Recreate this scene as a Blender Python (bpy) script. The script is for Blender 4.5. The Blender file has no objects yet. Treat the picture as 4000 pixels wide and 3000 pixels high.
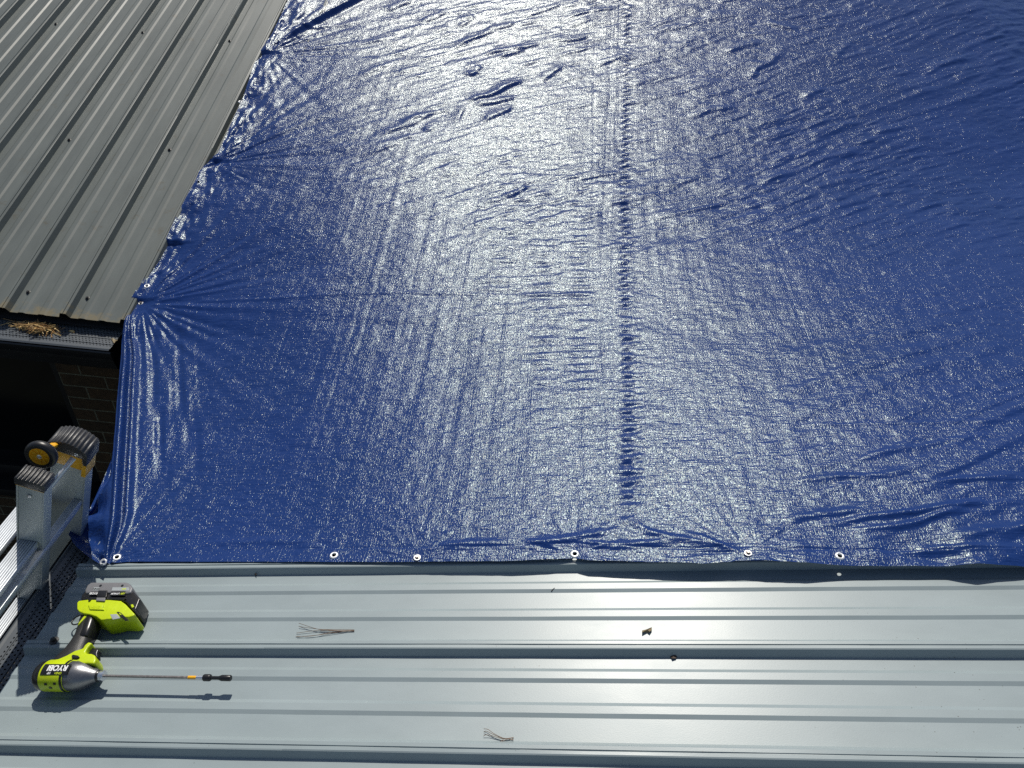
import bpy, bmesh, math, random
import numpy as np
from mathutils import Vector, Matrix
R = math.radians
scene = bpy.context.scene
C = scene.collection

# ---------------------------------------------------------------- camera
# world: X along the near roof's ribs (horizontal part), Y away from the viewer, Z up; the lens is the origin
FPX = 2779.
M3 = np.array([[.99505543, .09916007, -.00565403], [.06490435, -.60610369, .79273308], [.07518054, -.78918033, -.60954269]])            # world = M3 @ (right, down, forward)
cam_d = bpy.data.cameras.new('camera'); cam = bpy.data.objects.new('camera', cam_d); C.objects.link(cam)
m = Matrix.Identity(4)
for i in range(3):
    m[i][0] = M3[i][0]; m[i][1] = -M3[i][1]; m[i][2] = -M3[i][2]
cam.matrix_world = m
cam_d.sensor_width = 36; cam_d.lens = FPX/4000*36; cam_d.clip_start = .02; cam_d.clip_end = 500
scene.camera = cam

# ---------------------------------------------------------------- light
SUN_EL, SUN_AZ = 54.5, -8.0            # azimuth from +Y towards +X
w = bpy.data.worlds.new('World'); scene.world = w; w.use_nodes = True
nt = w.node_tree; bg = nt.nodes['Background']
sky = nt.nodes.new('ShaderNodeTexSky'); sky.sky_type = 'NISHITA'; sky.sun_disc = False
sky.sun_elevation = R(SUN_EL); sky.sun_rotation = R(SUN_AZ)
nt.links.new(sky.outputs[0], bg.inputs[0]); bg.inputs[1].default_value = .075
sd = bpy.data.lights.new('sun', 'SUN'); sd.energy = 4.2; sd.angle = R(.5); sd.color = (1, .95, .86)
so = bpy.data.objects.new('sun', sd); C.objects.link(so)
sv = Vector((math.sin(R(SUN_AZ))*math.cos(R(SUN_EL)), math.cos(R(SUN_AZ))*math.cos(R(SUN_EL)), math.sin(R(SUN_EL))))
so.rotation_euler = sv.to_track_quat('Z', 'Y').to_euler(); so.location = sv*20
scene.view_settings.view_transform = 'Standard'; scene.view_settings.look = 'None'
scene.view_settings.exposure = 0; scene.cycles.use_denoising = False; scene.cycles.caustics_reflective = False; scene.cycles.caustics_refractive = False; scene.cycles.sample_clamp_indirect = 2.0; scene.cycles.blur_glossy = .5; scene.view_settings.gamma = 1

# ---------------------------------------------------------------- geometry of the place
TN = .17685; TL = .33404; ZN = -1.44438; YE = 2.1569; ZE = -1.55468; AN = math.atan(TN); AL = math.atan(TL)
NU = np.array([math.cos(AN), 0, math.sin(AN)]); NV = np.array([0, 1., 0]); NW = np.array([-math.sin(AN), 0, math.cos(AN)])
NO = np.array([0, 0, ZN])
LU = np.array([0, math.cos(AL), math.sin(AL)]); LW = np.array([0, -math.sin(AL), math.cos(AL)]); LO = np.array([0, YE, ZE])
def ray(x, y):
    d = np.array([x-2000, y-1500, FPX]); return M3 @ (d/np.linalg.norm(d))
def hit(x, y, n, p0):
    d = ray(x, y); return d*(np.dot(n, p0)/np.dot(n, d))
def hN(x, y, h=0): return hit(x, y, NW, NO+NW*h)            # point on the near roof plane raised by h
def hL(x, y, h=0): return hit(x, y, LW, LO+LW*h)            # point on the left roof plane raised by h
def hY(x, y, Y): d = ray(x, y); return d*(Y/d[1])
def hZ(x, y, z): d = ray(x, y); return d*(z/d[2])
def nuv(p, o=NO): q = np.array(p)-o; return q.dot(NU), q.dot(NV), q.dot(NW)
def P(u, v, h): return NO+NU*u+NV*v+NW*h

# ---------------------------------------------------------------- helpers
def tag(o, label=None, cat=None, group=None, kind=None):
    if label: o['label'] = label
    if cat: o['category'] = cat
    if group: o['group'] = group
    if kind: o['kind'] = kind
    return o
def empty(name, loc=(0, 0, 0)):
    o = bpy.data.objects.new(name, None); o.empty_display_size = .05; C.objects.link(o); o.location = loc; return o
def link(name, me, mat, parent=None, smooth=False):
    o = bpy.data.objects.new(name, me); C.objects.link(o)
    if isinstance(mat, (list, tuple)):
        for a in mat: me.materials.append(a)
    else: me.materials.append(mat)
    if parent:
        o.parent = parent
        bpy.context.view_layer.update() if False else None
        loc = parent_loc(parent)
        o.location = -loc
    if smooth: me.shade_smooth()
    return o
def parent_loc(p):
    l = Vector(p.location)
    while p.parent: p = p.parent; l += Vector(p.location)
    return l
def mesh(name, V, F, mat, parent=None, smooth=False):
    me = bpy.data.meshes.new(name); me.from_pydata([tuple(map(float, v)) for v in V], [], F); me.update()
    return link(name, me, mat, parent, smooth)
class MB:
    def __init__(s): s.V = []; s.F = []
    def add(s, V, F):
        n = len(s.V); s.V += [tuple(map(float, v)) for v in V]; s.F += [tuple(i+n for i in f) for f in F]; return s
    def box(s, o, a, b, c):            # centre o, half vectors a b c
        o, a, b, c = map(np.array, (o, a, b, c)); V = [o+i*a+j*b+k*c for i in (-1, 1) for j in (-1, 1) for k in (-1, 1)]
        return s.add(V, [(0, 1, 3, 2), (4, 6, 7, 5), (0, 4, 5, 1), (2, 3, 7, 6), (0, 2, 6, 4), (1, 5, 7, 3)])
    def tube(s, pts, r, n=10, cap=True):
        pts = [np.array(p, float) for p in pts]; rr = r if hasattr(r, '__len__') else [r]*len(pts)
        ref = None; V = []
        for i, p in enumerate(pts):
            t = pts[min(i+1, len(pts)-1)]-pts[max(i-1, 0)]; t /= np.linalg.norm(t)
            if ref is None: ref = np.cross(t, [0, 0, 1.]) if abs(t[2]) < .9 else np.cross(t, [1., 0, 0])
            a = ref-t*ref.dot(t); a /= np.linalg.norm(a); b = np.cross(t, a); ref = a
            q = rr[i]; ra, rb = q if hasattr(q, '__len__') else (q, q)
            V += [p+a*ra*math.cos(2*math.pi*k/n)+b*rb*math.sin(2*math.pi*k/n) for k in range(n)]
        F = [(i*n+k, i*n+(k+1) % n, (i+1)*n+(k+1) % n, (i+1)*n+k) for i in range(len(pts)-1) for k in range(n)]
        if cap: F += [tuple(range(n))[::-1], tuple((len(pts)-1)*n+k for k in range(n))]
        return s.add(V, F)
    def prism(s, pts, a, b, o, c, t0, t1):   # outline pts (x,y) in axes a,b about o; from t0 to t1 along c
        n = len(pts); V = [o+a*x+b*y+c*t0 for x, y in pts]+[o+a*x+b*y+c*t1 for x, y in pts]
        return s.add(V, [tuple(range(n))[::-1], tuple(range(n, 2*n))]+[(i, (i+1) % n, (i+1) % n+n, i+n) for i in range(n)])
    def lathe(s, prof, o, ax, a, b, n=28, squash=1.0):
        V = [o+ax*t+(a*math.cos(2*math.pi*k/n)+b*math.sin(2*math.pi*k/n)*squash)*r for t, r in prof for k in range(n)]
        F = [(i*n+k, i*n+(k+1) % n, (i+1)*n+(k+1) % n, (i+1)*n+k) for i in range(len(prof)-1) for k in range(n)]
        F += [tuple(range(n))[::-1], tuple((len(prof)-1)*n+k for k in range(n))]
        return s.add(V, F)
    def build(s, name, mat, parent=None, bevel=0, seg=2, smooth=None):
        me = bpy.data.meshes.new(name); bm = bmesh.new()
        vs = [bm.verts.new(v) for v in s.V]
        for f in s.F:
            try: bm.faces.new([vs[i] for i in f])
            except ValueError: pass
        bmesh.ops.recalc_face_normals(bm, faces=bm.faces)
        if bevel:
            es = [e for e in bm.edges if len(e.link_faces) == 2 and e.calc_face_angle() > .5]
            bmesh.ops.bevel(bm, geom=es, offset=bevel, segments=seg, profile=.6, affect='EDGES', clamp_overlap=True)
        bm.to_mesh(me); bm.free()
        o = link(name, me, mat, parent)
        if smooth:
            me.shade_smooth()
            me.set_sharp_from_angle(angle=R(smooth))
        elif bevel:
            me.shade_smooth(); me.set_sharp_from_angle(angle=R(50))
        return o

def mat(name, base, rough=.5, metal=0., spec=.5, bump=0., bscale=200., var=0., vscale=8., coat=0., dirt=None, stretch=None, specks=None, stain=None):
    mt = bpy.data.materials.new(name); mt.use_nodes = True; N = mt.node_tree.nodes; L = mt.node_tree.links
    b = N['Principled BSDF']; b.inputs['Base Color'].default_value = (*base, 1); b.inputs['Roughness'].default_value = rough
    b.inputs['Metallic'].default_value = metal; b.inputs['Specular IOR Level'].default_value = spec; b.inputs['Coat Weight'].default_value = coat
    tc = N.new('ShaderNodeTexCoord'); co = tc.outputs['Object']
    if stretch:
        mp = N.new('ShaderNodeMapping'); mp.inputs['Scale'].default_value = stretch; L.new(co, mp.inputs[0]); co = mp.outputs[0]
    if var:
        n = N.new('ShaderNodeTexNoise'); n.inputs['Scale'].default_value = vscale; n.inputs['Detail'].default_value = 6; n.inputs['Roughness'].default_value = .65; L.new(co, n.inputs['Vector'])
        r = N.new('ShaderNodeMapRange'); r.inputs[1].default_value = .3; r.inputs[2].default_value = .7; r.inputs[3].default_value = 1-var; r.inputs[4].default_value = 1+var; L.new(n.outputs[0], r.inputs[0])
        x = N.new('ShaderNodeMix'); x.data_type = 'RGBA'; x.blend_type = 'MULTIPLY'; x.inputs[0].default_value = 1
        x.inputs[6].default_value = (*base, 1); L.new(r.outputs[0], x.inputs[7]); col = x.outputs[2]
        if dirt:
            n2 = N.new('ShaderNodeTexNoise'); n2.inputs['Scale'].default_value = dirt[1]; n2.inputs['Detail'].default_value = 8; n2.inputs['Roughness'].default_value = .7; L.new(tc.outputs['Object'], n2.inputs['Vector'])
            r2 = N.new('ShaderNodeMapRange'); r2.inputs[1].default_value = dirt[2]; r2.inputs[2].default_value = dirt[3]; L.new(n2.outputs[0], r2.inputs[0])
            y = N.new('ShaderNodeMix'); y.data_type = 'RGBA'; L.new(r2.outputs[0], y.inputs[0]); L.new(col, y.inputs[6]); y.inputs[7].default_value = (*dirt[0], 1); col = y.outputs[2]
        if specks:
            vo = N.new('ShaderNodeTexVoronoi'); vo.inputs['Scale'].default_value = specks[0]; L.new(tc.outputs['Object'], vo.inputs['Vector'])
            ns = N.new('ShaderNodeTexNoise'); ns.inputs['Scale'].default_value = 3; ns.inputs['Detail'].default_value = 4; L.new(tc.outputs['Object'], ns.inputs['Vector'])
            md = N.new('ShaderNodeMapRange'); md.inputs[1].default_value = .45; md.inputs[2].default_value = .7; md.inputs[3].default_value = 0; md.inputs[4].default_value = specks[1]; L.new(ns.outputs[0], md.inputs[0])
            lt = N.new('ShaderNodeMath'); lt.operation = 'LESS_THAN'; L.new(vo.outputs['Distance'], lt.inputs[0]); L.new(md.outputs[0], lt.inputs[1])
            mu = N.new('ShaderNodeMath'); mu.operation = 'MULTIPLY'; L.new(lt.outputs[0], mu.inputs[0]); mu.inputs[1].default_value = .6
            z = N.new('ShaderNodeMix'); z.data_type = 'RGBA'; L.new(mu.outputs[0], z.inputs[0]); L.new(col, z.inputs[6]); z.inputs[7].default_value = (.06, .055, .045, 1); col = z.outputs[2]
        if stain:      # tan water stains along the eave, y < stain
            sx = N.new('ShaderNodeSeparateXYZ'); L.new(tc.outputs['Object'], sx.inputs[0])
            nn = N.new('ShaderNodeTexNoise'); nn.inputs['Scale'].default_value = 26; nn.inputs['Detail'].default_value = 7; nn.inputs['Roughness'].default_value = .7; L.new(tc.outputs['Object'], nn.inputs['Vector'])
            q1 = N.new('ShaderNodeMapRange'); q1.inputs[1].default_value = stain; q1.inputs[2].default_value = stain+.09; q1.inputs[3].default_value = .30; q1.inputs[4].default_value = -.12; L.new(sx.outputs[1], q1.inputs[0])
            q2 = N.new('ShaderNodeMath'); q2.operation = 'ADD'; L.new(q1.outputs[0], q2.inputs[0]); L.new(nn.outputs[0], q2.inputs[1])
            q3 = N.new('ShaderNodeMapRange'); q3.inputs[1].default_value = .62; q3.inputs[2].default_value = .82; q3.inputs[4].default_value = .75; L.new(q2.outputs[0], q3.inputs[0])
            z2 = N.new('ShaderNodeMix'); z2.data_type = 'RGBA'; L.new(q3.outputs[0], z2.inputs[0]); L.new(col, z2.inputs[6]); z2.inputs[7].default_value = (.20, .165, .095, 1); col = z2.outputs[2]
        L.new(col, b.inputs['Base Color'])
        r3 = N.new('ShaderNodeMapRange'); r3.inputs[3].default_value = rough*.85; r3.inputs[4].default_value = rough*1.15; L.new(n.outputs[0], r3.inputs[0]); L.new(r3.outputs[0], b.inputs['Roughness'])
    if bump:
        n = N.new('ShaderNodeTexNoise'); n.inputs['Scale'].default_value = bscale; n.inputs['Detail'].default_value = 3; L.new(co, n.inputs['Vector'])
        bu = N.new('ShaderNodeBump'); bu.inputs['Strength'].default_value = 1; bu.inputs['Distance'].default_value = bump; L.new(n.outputs[0], bu.inputs['Height']); L.new(bu.outputs[0], b.inputs['Normal'])
    return mt
def node(nt, t, **kw):
    n = nt.nodes.new(t)
    for k, v in kw.items():
        if k.startswith('i_'): n.inputs[int(k[2:]) if k[2:].isdigit() else k[2:].replace('_', ' ')].default_value = v
        else: setattr(n, k, v)
    return n

M_near = mat('pale_painted_steel', (.262, .311, .322), .36, spec=.38, bump=.00006, bscale=260, var=.05, vscale=5, stretch=(1, 2.5, 1), dirt=((.16, .15, .12), 60, .70, .78), specks=(60, .09))
M_left = mat('grey_painted_steel', (.116, .130, .123), .45, spec=.3, bump=.00006, bscale=260, var=.10, vscale=5, stretch=(3, .8, 1), dirt=((.10, .09, .065), 14, .60, .75), specks=(60, .07), stain=2.1569)
M_alu = mat('brushed_aluminium', (.44, .47, .46), .42, metal=.4, bump=.0001, bscale=60, var=.06, vscale=20, stretch=(6, 6, 1))
M_tread = mat('ribbed_aluminium', (.60, .63, .66), .38, metal=.5, var=.05, vscale=40)
M_rubber = mat('ridged_black_rubber', (.03, .03, .032), .42, spec=.6, var=.3, vscale=90, bump=.0003, bscale=300)
M_tyre = mat('tyre_rubber', (.012, .012, .013), .38, spec=.5, bump=.0001, bscale=200)
M_yel = mat('yellow_plastic', (.80, .40, .012), .36, bump=.0002, bscale=300, var=.06, vscale=40)
M_lime = mat('lime_plastic', (.50, .62, .005), .36, bump=.00015, bscale=500, var=.07, vscale=60, dirt=((.16, .17, .05), 70, .63, .75), specks=(160, .12))
M_grip = mat('black_rubber_grip', (.022, .022, .022), .45, bump=.0005, bscale=700, var=.15, vscale=60)
M_blk = mat('black_plastic', (.014, .014, .015), .3, bump=.0001, bscale=400, var=.1, vscale=60)
M_gry = mat('grey_plastic', (.17, .17, .18), .42, bump=.0003, bscale=900, var=.08, vscale=80)
M_cast = mat('cast_alloy', (.22, .22, .23), .36, metal=.8, bump=.0002, bscale=500, var=.15, vscale=50)
M_steel = mat('worn_steel', (.30, .27, .25), .36, metal=.8, var=.3, vscale=120, bump=.0001, bscale=400)
M_zinc = mat('zinc_plated', (.75, .76, .78), .32, metal=.9, var=.1, vscale=200)
M_eyelet = mat('eyelet_metal', (.86, .86, .86), .38, metal=.45, var=.08, vscale=300)
M_silver = mat('silver_sticker', (.42, .45, .45), .35, metal=.3)
M_white = mat('white_print', (.8, .8, .8), .45)
M_limeprint = mat('lime_print', (.55, .65, .03), .45)
M_needle = mat('dry_pine_needle', (.14, .075, .035), .5, var=.5, vscale=300)
M_straw = mat('straw_needle', (.55, .38, .15), .55, var=.5, vscale=60)
M_straw2 = mat('brown_needle', (.30, .17, .06), .6, var=.5, vscale=60)
M_leaf = mat('dry_leaf', (.16, .12, .06), .6, var=.5, vscale=150, bump=.0006, bscale=300)
M_leafd = mat('dark_dry_leaf', (.05, .032, .022), .6, var=.5, vscale=200, bump=.0006, bscale=300)
M_gutter = mat('black_gutter_paint', (.010, .0105, .012), .38, var=.2, vscale=9)
M_screw = mat('dull_screw_head', (.03, .03, .03), .5, metal=.2, var=.3, vscale=300)
M_ground = mat('dark_soil_and_grass', (.012, .014, .008), .95, var=.6, vscale=3, bump=.01, bscale=14)
M_glass = mat('dark_window_glass', (.004, .005, .006), .08, spec=.5)
M_winframe = mat('dark_window_frame', (.012, .012, .012), .45)
M_wood = mat('dark_fascia_paint', (.014, .013, .013), .6, var=.2, vscale=8)

def m_guard():
    mt = bpy.data.materials.new('perforated_guard'); mt.use_nodes = True; nt = mt.node_tree; L = nt.links; b = nt.nodes['Principled BSDF']
    b.inputs['Base Color'].default_value = (.075, .085, .095, 1); b.inputs['Roughness'].default_value = .38; b.inputs['Metallic'].default_value = .1
    tc = node(nt, 'ShaderNodeUVMap'); uv = tc.outputs[0]
    sp = node(nt, 'ShaderNodeSeparateXYZ'); L.new(uv, sp.inputs[0])
    def M(op, a, b_=None):
        n = node(nt, 'ShaderNodeMath', operation=op)
        for i, q in enumerate((a, b_)):
            if q is None: continue
            if isinstance(q, (int, float)): n.inputs[i].default_value = q
            else: L.new(q, n.inputs[i])
        return n.outputs[0]
    pitch = .0125
    x = M('DIVIDE', sp.outputs[0], pitch); y = M('DIVIDE', sp.outputs[1], pitch*.8)
    row = M('FLOOR', y); odd = M('MODULO', row, 2); xs = M('ADD', x, M('MULTIPLY', odd, .5))
    fx = M('SUBTRACT', M('FRACT', xs), .5); fy = M('SUBTRACT', M('FRACT', y), .5)
    d = M('SQRT', M('ADD', M('MULTIPLY', fx, fx), M('MULTIPLY', M('MULTIPLY', fy, fy), .64)))
    hole = M('LESS_THAN', d, .2)
    band = M('MULTIPLY', M('GREATER_THAN', sp.outputs[1], .024), M('LESS_THAN', sp.outputs[1], .125))
    tr = node(nt, 'ShaderNodeBsdfTransparent'); mx = node(nt, 'ShaderNodeMixShader')
    L.new(M('MULTIPLY', hole, band), mx.inputs[0]); L.new(b.outputs[0], mx.inputs[1]); L.new(tr.outputs[0], mx.inputs[2]); L.new(mx.outputs[0], nt.nodes['Material Output'].inputs[0])
    return mt
M_guard = m_guard()

def m_brick():
    mt = bpy.data.materials.new('dark_brick'); mt.use_nodes = True; nt = mt.node_tree; L = nt.links; b = nt.nodes['Principled BSDF']
    tc = node(nt, 'ShaderNodeUVMap'); br = node(nt, 'ShaderNodeTexBrick')
    br.inputs['Color1'].default_value = (.13, .072, .030, 1); br.inputs['Color2'].default_value = (.08, .048, .022, 1); br.inputs['Mortar'].default_value = (.30, .27, .17, 1)
    br.inputs['Scale'].default_value = 1; br.inputs['Brick Width'].default_value = .205; br.inputs['Row Height'].default_value = .068; br.inputs['Mortar Size'].default_value = .0042; br.inputs['Mortar Smooth'].default_value = .3
    L.new(tc.outputs[0], br.inputs[0]); n = node(nt, 'ShaderNodeTexNoise'); n.inputs['Scale'].default_value = 30; n.inputs['Detail'].default_value = 6; L.new(tc.outputs[0], n.inputs['Vector'])
    x = node(nt, 'ShaderNodeMix', data_type='RGBA', blend_type='MULTIPLY'); x.inputs[0].default_value = .8; L.new(br.outputs[0], x.inputs[6]); L.new(n.outputs[0], x.inputs[7]); L.new(x.outputs[2], b.inputs['Base Color'])
    b.inputs['Roughness'].default_value = .9; bu = node(nt, 'ShaderNodeBump'); bu.invert = True; bu.inputs['Distance'].default_value = .004; L.new(br.outputs[1], bu.inputs['Height']); L.new(bu.outputs[0], b.inputs['Normal'])
    return mt
M_brick = m_brick()

def m_tarp():
    mt = bpy.data.materials.new('blue_woven_tarpaulin'); mt.use_nodes = True; nt = mt.node_tree; L = nt.links; b = nt.nodes['Principled BSDF']
    tc = node(nt, 'ShaderNodeTexCoord')
    def noise(sc, st, det=2, rough=.5):
        mp = node(nt, 'ShaderNodeMapping'); mp.inputs['Scale'].default_value = st; L.new(tc.outputs['Object'], mp.inputs[0])
        n = node(nt, 'ShaderNodeTexNoise'); n.inputs['Scale'].default_value = sc; n.inputs['Detail'].default_value = det; n.inputs['Roughness'].default_value = rough; L.new(mp.outputs[0], n.inputs['Vector']); return n
    def math_(op, a, b_):
        n = node(nt, 'ShaderNodeMath', operation=op)
        for i, q in enumerate((a, b_)):
            if isinstance(q, (int, float)): n.inputs[i].default_value = q
            else: L.new(q, n.inputs[i])
        return n.outputs[0]
    n1 = noise(1, (330, 130, 200), 1); n7 = noise(1, (440, 440, 400), 1)                       # weave cells
    n2 = noise(1, (210, 5, 1), 2)                       # threads along Y
    n3 = noise(1, (20, 170, 1), 2)                      # short cross crinkles
    n4 = noise(1, (45, 60, 40), 3, .6)                     # soft crumple
    h = math_('ADD', math_('MULTIPLY', math_('POWER', n1.outputs[0], 3.0), .00125), math_('MULTIPLY', n7.outputs[0], .00036))
    h = math_('ADD', h, math_('MULTIPLY', n2.outputs[0], .00062))
    h = math_('ADD', h, math_('MULTIPLY', n3.outputs[0], .00115))
    h = math_('ADD', h, math_('MULTIPLY', n4.outputs[0], .00045))
    bu = node(nt, 'ShaderNodeBump'); bu.inputs['Strength'].default_value = 1; bu.inputs['Distance'].default_value = 1; L.new(h, bu.inputs['Height']); L.new(bu.outputs[0], b.inputs['Normal'])
    n5 = noise(1, (3, 3, 3), 5)
    cr = node(nt, 'ShaderNodeMix', data_type='RGBA'); cr.inputs[6].default_value = (.007, .028, .124, 1); cr.inputs[7].default_value = (.012, .036, .162, 1); L.new(n5.outputs[0], cr.inputs[0]); L.new(cr.outputs[2], b.inputs['Base Color'])
    n6 = noise(1, (300, 300, 300), 0)
    hs = node(nt, 'ShaderNodeHueSaturation'); hs.inputs['Color'].default_value = (.80, 1, .86, 1); hs.inputs['Saturation'].default_value = 1.0
    L.new(math_('ADD', math_('MULTIPLY', n6.outputs[0], .9), .05), hs.inputs['Hue']); L.new(hs.outputs[0], b.inputs['Specular Tint'])
    b.inputs['Roughness'].default_value = .22; b.inputs['Specular IOR Level'].default_value = .26
    return mt
M_tarp = m_tarp()

# ---------------------------------------------------------------- ground and walls
def uvquad(name, pts, uvs, mt, parent=None):
    me = bpy.data.meshes.new(name); me.from_pydata([tuple(p) for p in pts], [], [(0, 1, 2, 3)]); uv = me.uv_layers.new(name='UVMap')
    for i, q in enumerate(uvs): uv.data[i].uv = q
    return link(name, me, mt, parent)
GZ = -4.75
g = mesh('ground', [(-60, -60, GZ), (60, -60, GZ), (60, 60, GZ), (-60, 60, GZ)], [(0, 1, 2, 3)], M_ground); tag(g, kind='structure')

def brick_wall(name, x0, y0, x1, y1, z0, z1, holes=None):
    o = empty(name, ((x0+x1)/2, (y0+y1)/2, z0))
    d = np.array([x1-x0, y1-y0]); Ln = np.linalg.norm(d); d /= Ln; nn = np.array([-d[1], d[0]])*.11
    def q(s, z, t=0): return (x0+d[0]*s+nn[0]*t, y0+d[1]*s+nn[1]*t, z)
    V = []; F = []; UV = []
    def quad(s0, z0_, s1, z1_, t=0):
        n = len(V); V.extend([q(s0, z0_, t), q(s1, z0_, t), q(s1, z1_, t), q(s0, z1_, t)]); F.append((n, n+1, n+2, n+3)); UV.extend([(s0, z0_), (s1, z0_), (s1, z1_), (s0, z1_)])
    if holes:
        a, b, c, e = holes
        quad(0, z0, Ln, c); quad(0, e, Ln, z1); quad(0, c, a, e); quad(b, c, Ln, e)
        for (p, r_) in (((a, c), (b, c)), ((b, c), (b, e)), ((b, e), (a, e)), ((a, e), (a, c))):
            n = len(V); V.extend([q(*p), q(*r_), q(*r_, 1), q(*p, 1)]); F.append((n, n+1, n+2, n+3)); UV.extend([p, r_, (r_[0]+.1, r_[1]), (p[0]+.1, p[1])])
    else: quad(0, z0, Ln, z1)
    quad(0, z0, Ln, z1, 1.6)
    me = bpy.data.meshes.new('brickwork'); me.from_pydata(V, [], F); uv = me.uv_layers.new(name='UVMap')
    for i, u in enumerate(UV): uv.data[i].uv = u
    link('brickwork', me, M_brick, o)
    return o, q
WY = YE+.25
lw, q = brick_wall('brick_wall', -9, WY, -.8, WY, GZ, ZE-.02, holes=(5.45, 6.97, -2.78, -1.86))
tag(lw, 'dark brick wall in shade under the gutter of the grey roof', 'wall')
win = MB()
for (s, z, a, b) in ((5.48, -2.32, .03, .455), (6.94, -2.32, .03, .455), (6.21, -1.89, .70, .03), (6.21, -2.75, .70, .03), (6.21, -2.32, .02, .40)):
    win.box(q(s, z, .55), (a, 0, 0), (0, .02, 0), (0, 0, b))
wf = win.build('window', M_winframe, lw, bevel=.003)
uvquad('pane', [q(5.51, -2.72, .6), q(6.91, -2.72, .6), q(6.91, -1.92, .6), q(5.51, -1.92, .6)], [(0, 0), (1, 0), (1, 1), (0, 1)], M_glass, wf)
MB().box(q(6.21, -2.80, -.1), (.80, 0, 0), (0, .06, 0), (0, 0, .022)).build('window_sill', M_winframe, lw, bevel=.004)
nw, q2 = brick_wall('brick_wall', -.86, WY-.002, -.86, -5, GZ, -1.74)
tag(nw, 'dark brick wall below the near roof eave behind the ladder', 'wall')

# ---------------------------------------------------------------- roofs
PITCH = .2286
PROF = [(0, 0), (.0080, .0183), (.0105, .0195), (.0165, .0198), (.0172, .0182), (.0190, .0182), (.0197, .0202), (.027, .0202), (.030, .0188), (.043, 0),
        (.092, 0), (.1005, .0037), (.1165, .0037), (.1250, 0), (.168, 0), (.1765, .0037), (.1925, .0037), (.2010, 0)]
def sheets(parent, o, along, across, up, s0, s1, t_first, npan, mt, per=4, seglen=.12, dents=0):
    """corrugated panels; each panel is `per` pitches wide"""
    ns = max(2, int((s1-s0)/seglen)); rs = np.random.RandomState(5+int(abs(s1)*10))
    for k in range(npan):
        prof = [(t_first+(k*per+j)*PITCH+x, h) for j in range(per) for x, h in PROF]+[(t_first+(k+1)*per*PITCH, 0)]
        wav = rs.normal(0, .00022, (ns+1, len(prof)))
        V = [o+along*(s0+(s1-s0)*i/ns)+across*t+up*(h+wav[i][j]) for i in range(ns+1) for j, (t, h) in enumerate(prof)]
        n = len(prof); F = [(i*n+j, i*n+j+1, (i+1)*n+j+1, (i+1)*n+j) for i in range(ns) for j in range(n-1)]
        # turned-down eave lip so that the sheet has an edge
        m0 = len(V); V += [V[j]-up*.0025+along*.0006 for j in range(n)]; F += [(j, m0+j, m0+j+1, j+1) for j in range(n-1)]
        me = bpy.data.meshes.new('roof_panel'); me.from_pydata([tuple(v) for v in V], [], F); link('roof_panel', me, mt, parent)
        me.shade_smooth(); me.set_sharp_from_angle(angle=R(8))
def hexscrew(parent, p, up, name='screw', s=1.0, m1=None):
    up = np.array(up)/np.linalg.norm(up); a = np.cross(up, [.3, 1, .1]); a /= np.linalg.norm(a); b = np.cross(up, a); p = np.array(p)
    mb = MB(); mb.lathe([(-.001, .0085*s), (.0012*s, .0085*s), (.0022*s, .0068*s)], p, up, a, b, 16)
    mb.lathe([(.0022*s, .0045*s), (.0068*s, .0045*s), (.0074*s, .0038*s)], p, up, a, b, 6)
    return mb.build(name, m1 or M_screw, parent, smooth=35)

near = empty('metal_roof', (0, 1, ZN)); tag(near, 'pale grey ribbed metal roof in front of the blue tarp, the impact driver lying on it', 'roof')
UE = (-1.1072)/math.cos(AN)
T0 = .88144
t_first = T0-PITCH*8
sheets(near, NO, NU, NV, NW, UE, 6.0, t_first, 2, M_near)
# last, narrower sheet running on under the tarp
sheets(near, NO, NU, NV, NW, UE, 6.0, t_first+8*PITCH, 1, M_near, per=2)
MB().box(P(UE+.06, t_first+4*PITCH-.1, -.02)-np.array([0, 0, .09]), (.012, 0, 0), (0, 1.35, 0), (0, 0, .10)).build('fascia', M_wood, near)
for (x, y) in ((212, 2503),):
    hexscrew(near, hN(x, y, .0205), NW, s=1.25)

left = empty('metal_roof', (-2.5, YE, ZE)); tag(left, 'darker grey ribbed metal roof sloping down to a gutter, at the upper left beside the tarp', 'roof')
LX0 = -1.68729+PITCH
sheets(left, LO, LU, -np.array([1., 0, 0]), LW*1.18, -.0, 6.2, -LX0-PITCH, 1, M_left, per=1, seglen=.2)
sheets(left, LO, LU, -np.array([1., 0, 0]), LW*1.18, -.0, 6.2, -LX0, 4, M_left, seglen=.2)
# flat continuation carrying the tarp
mesh('roof_deck', [LO+LU*.0+np.array([X_, 0, -.03]) for X_ in (-8,)]+[LO+np.array([6.5, 0, -.03]), LO+LU*6.2+np.array([6.5, 0, -.03]), LO+LU*6.2+np.array([-8, 0, -.03])], [(0, 1, 2, 3)], M_wood, left)
for s_, ks in ((.10, (0, 1, 2, 3)), (.985, (1, 3, 5)), (1.87, (1, 3, 5))):
    for k in ks:
        X_ = LX0-PITCH*k+.024
        hexscrew(left, LO+LU*s_+np.array([X_, 0, 0])+LW*.0012, LW)
MB().box((-4.6, YE+.06, ZE-.13), (3.9, 0, 0), (0, .012, 0), (0, 0, .10)).build('fascia', M_wood, left)

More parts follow.
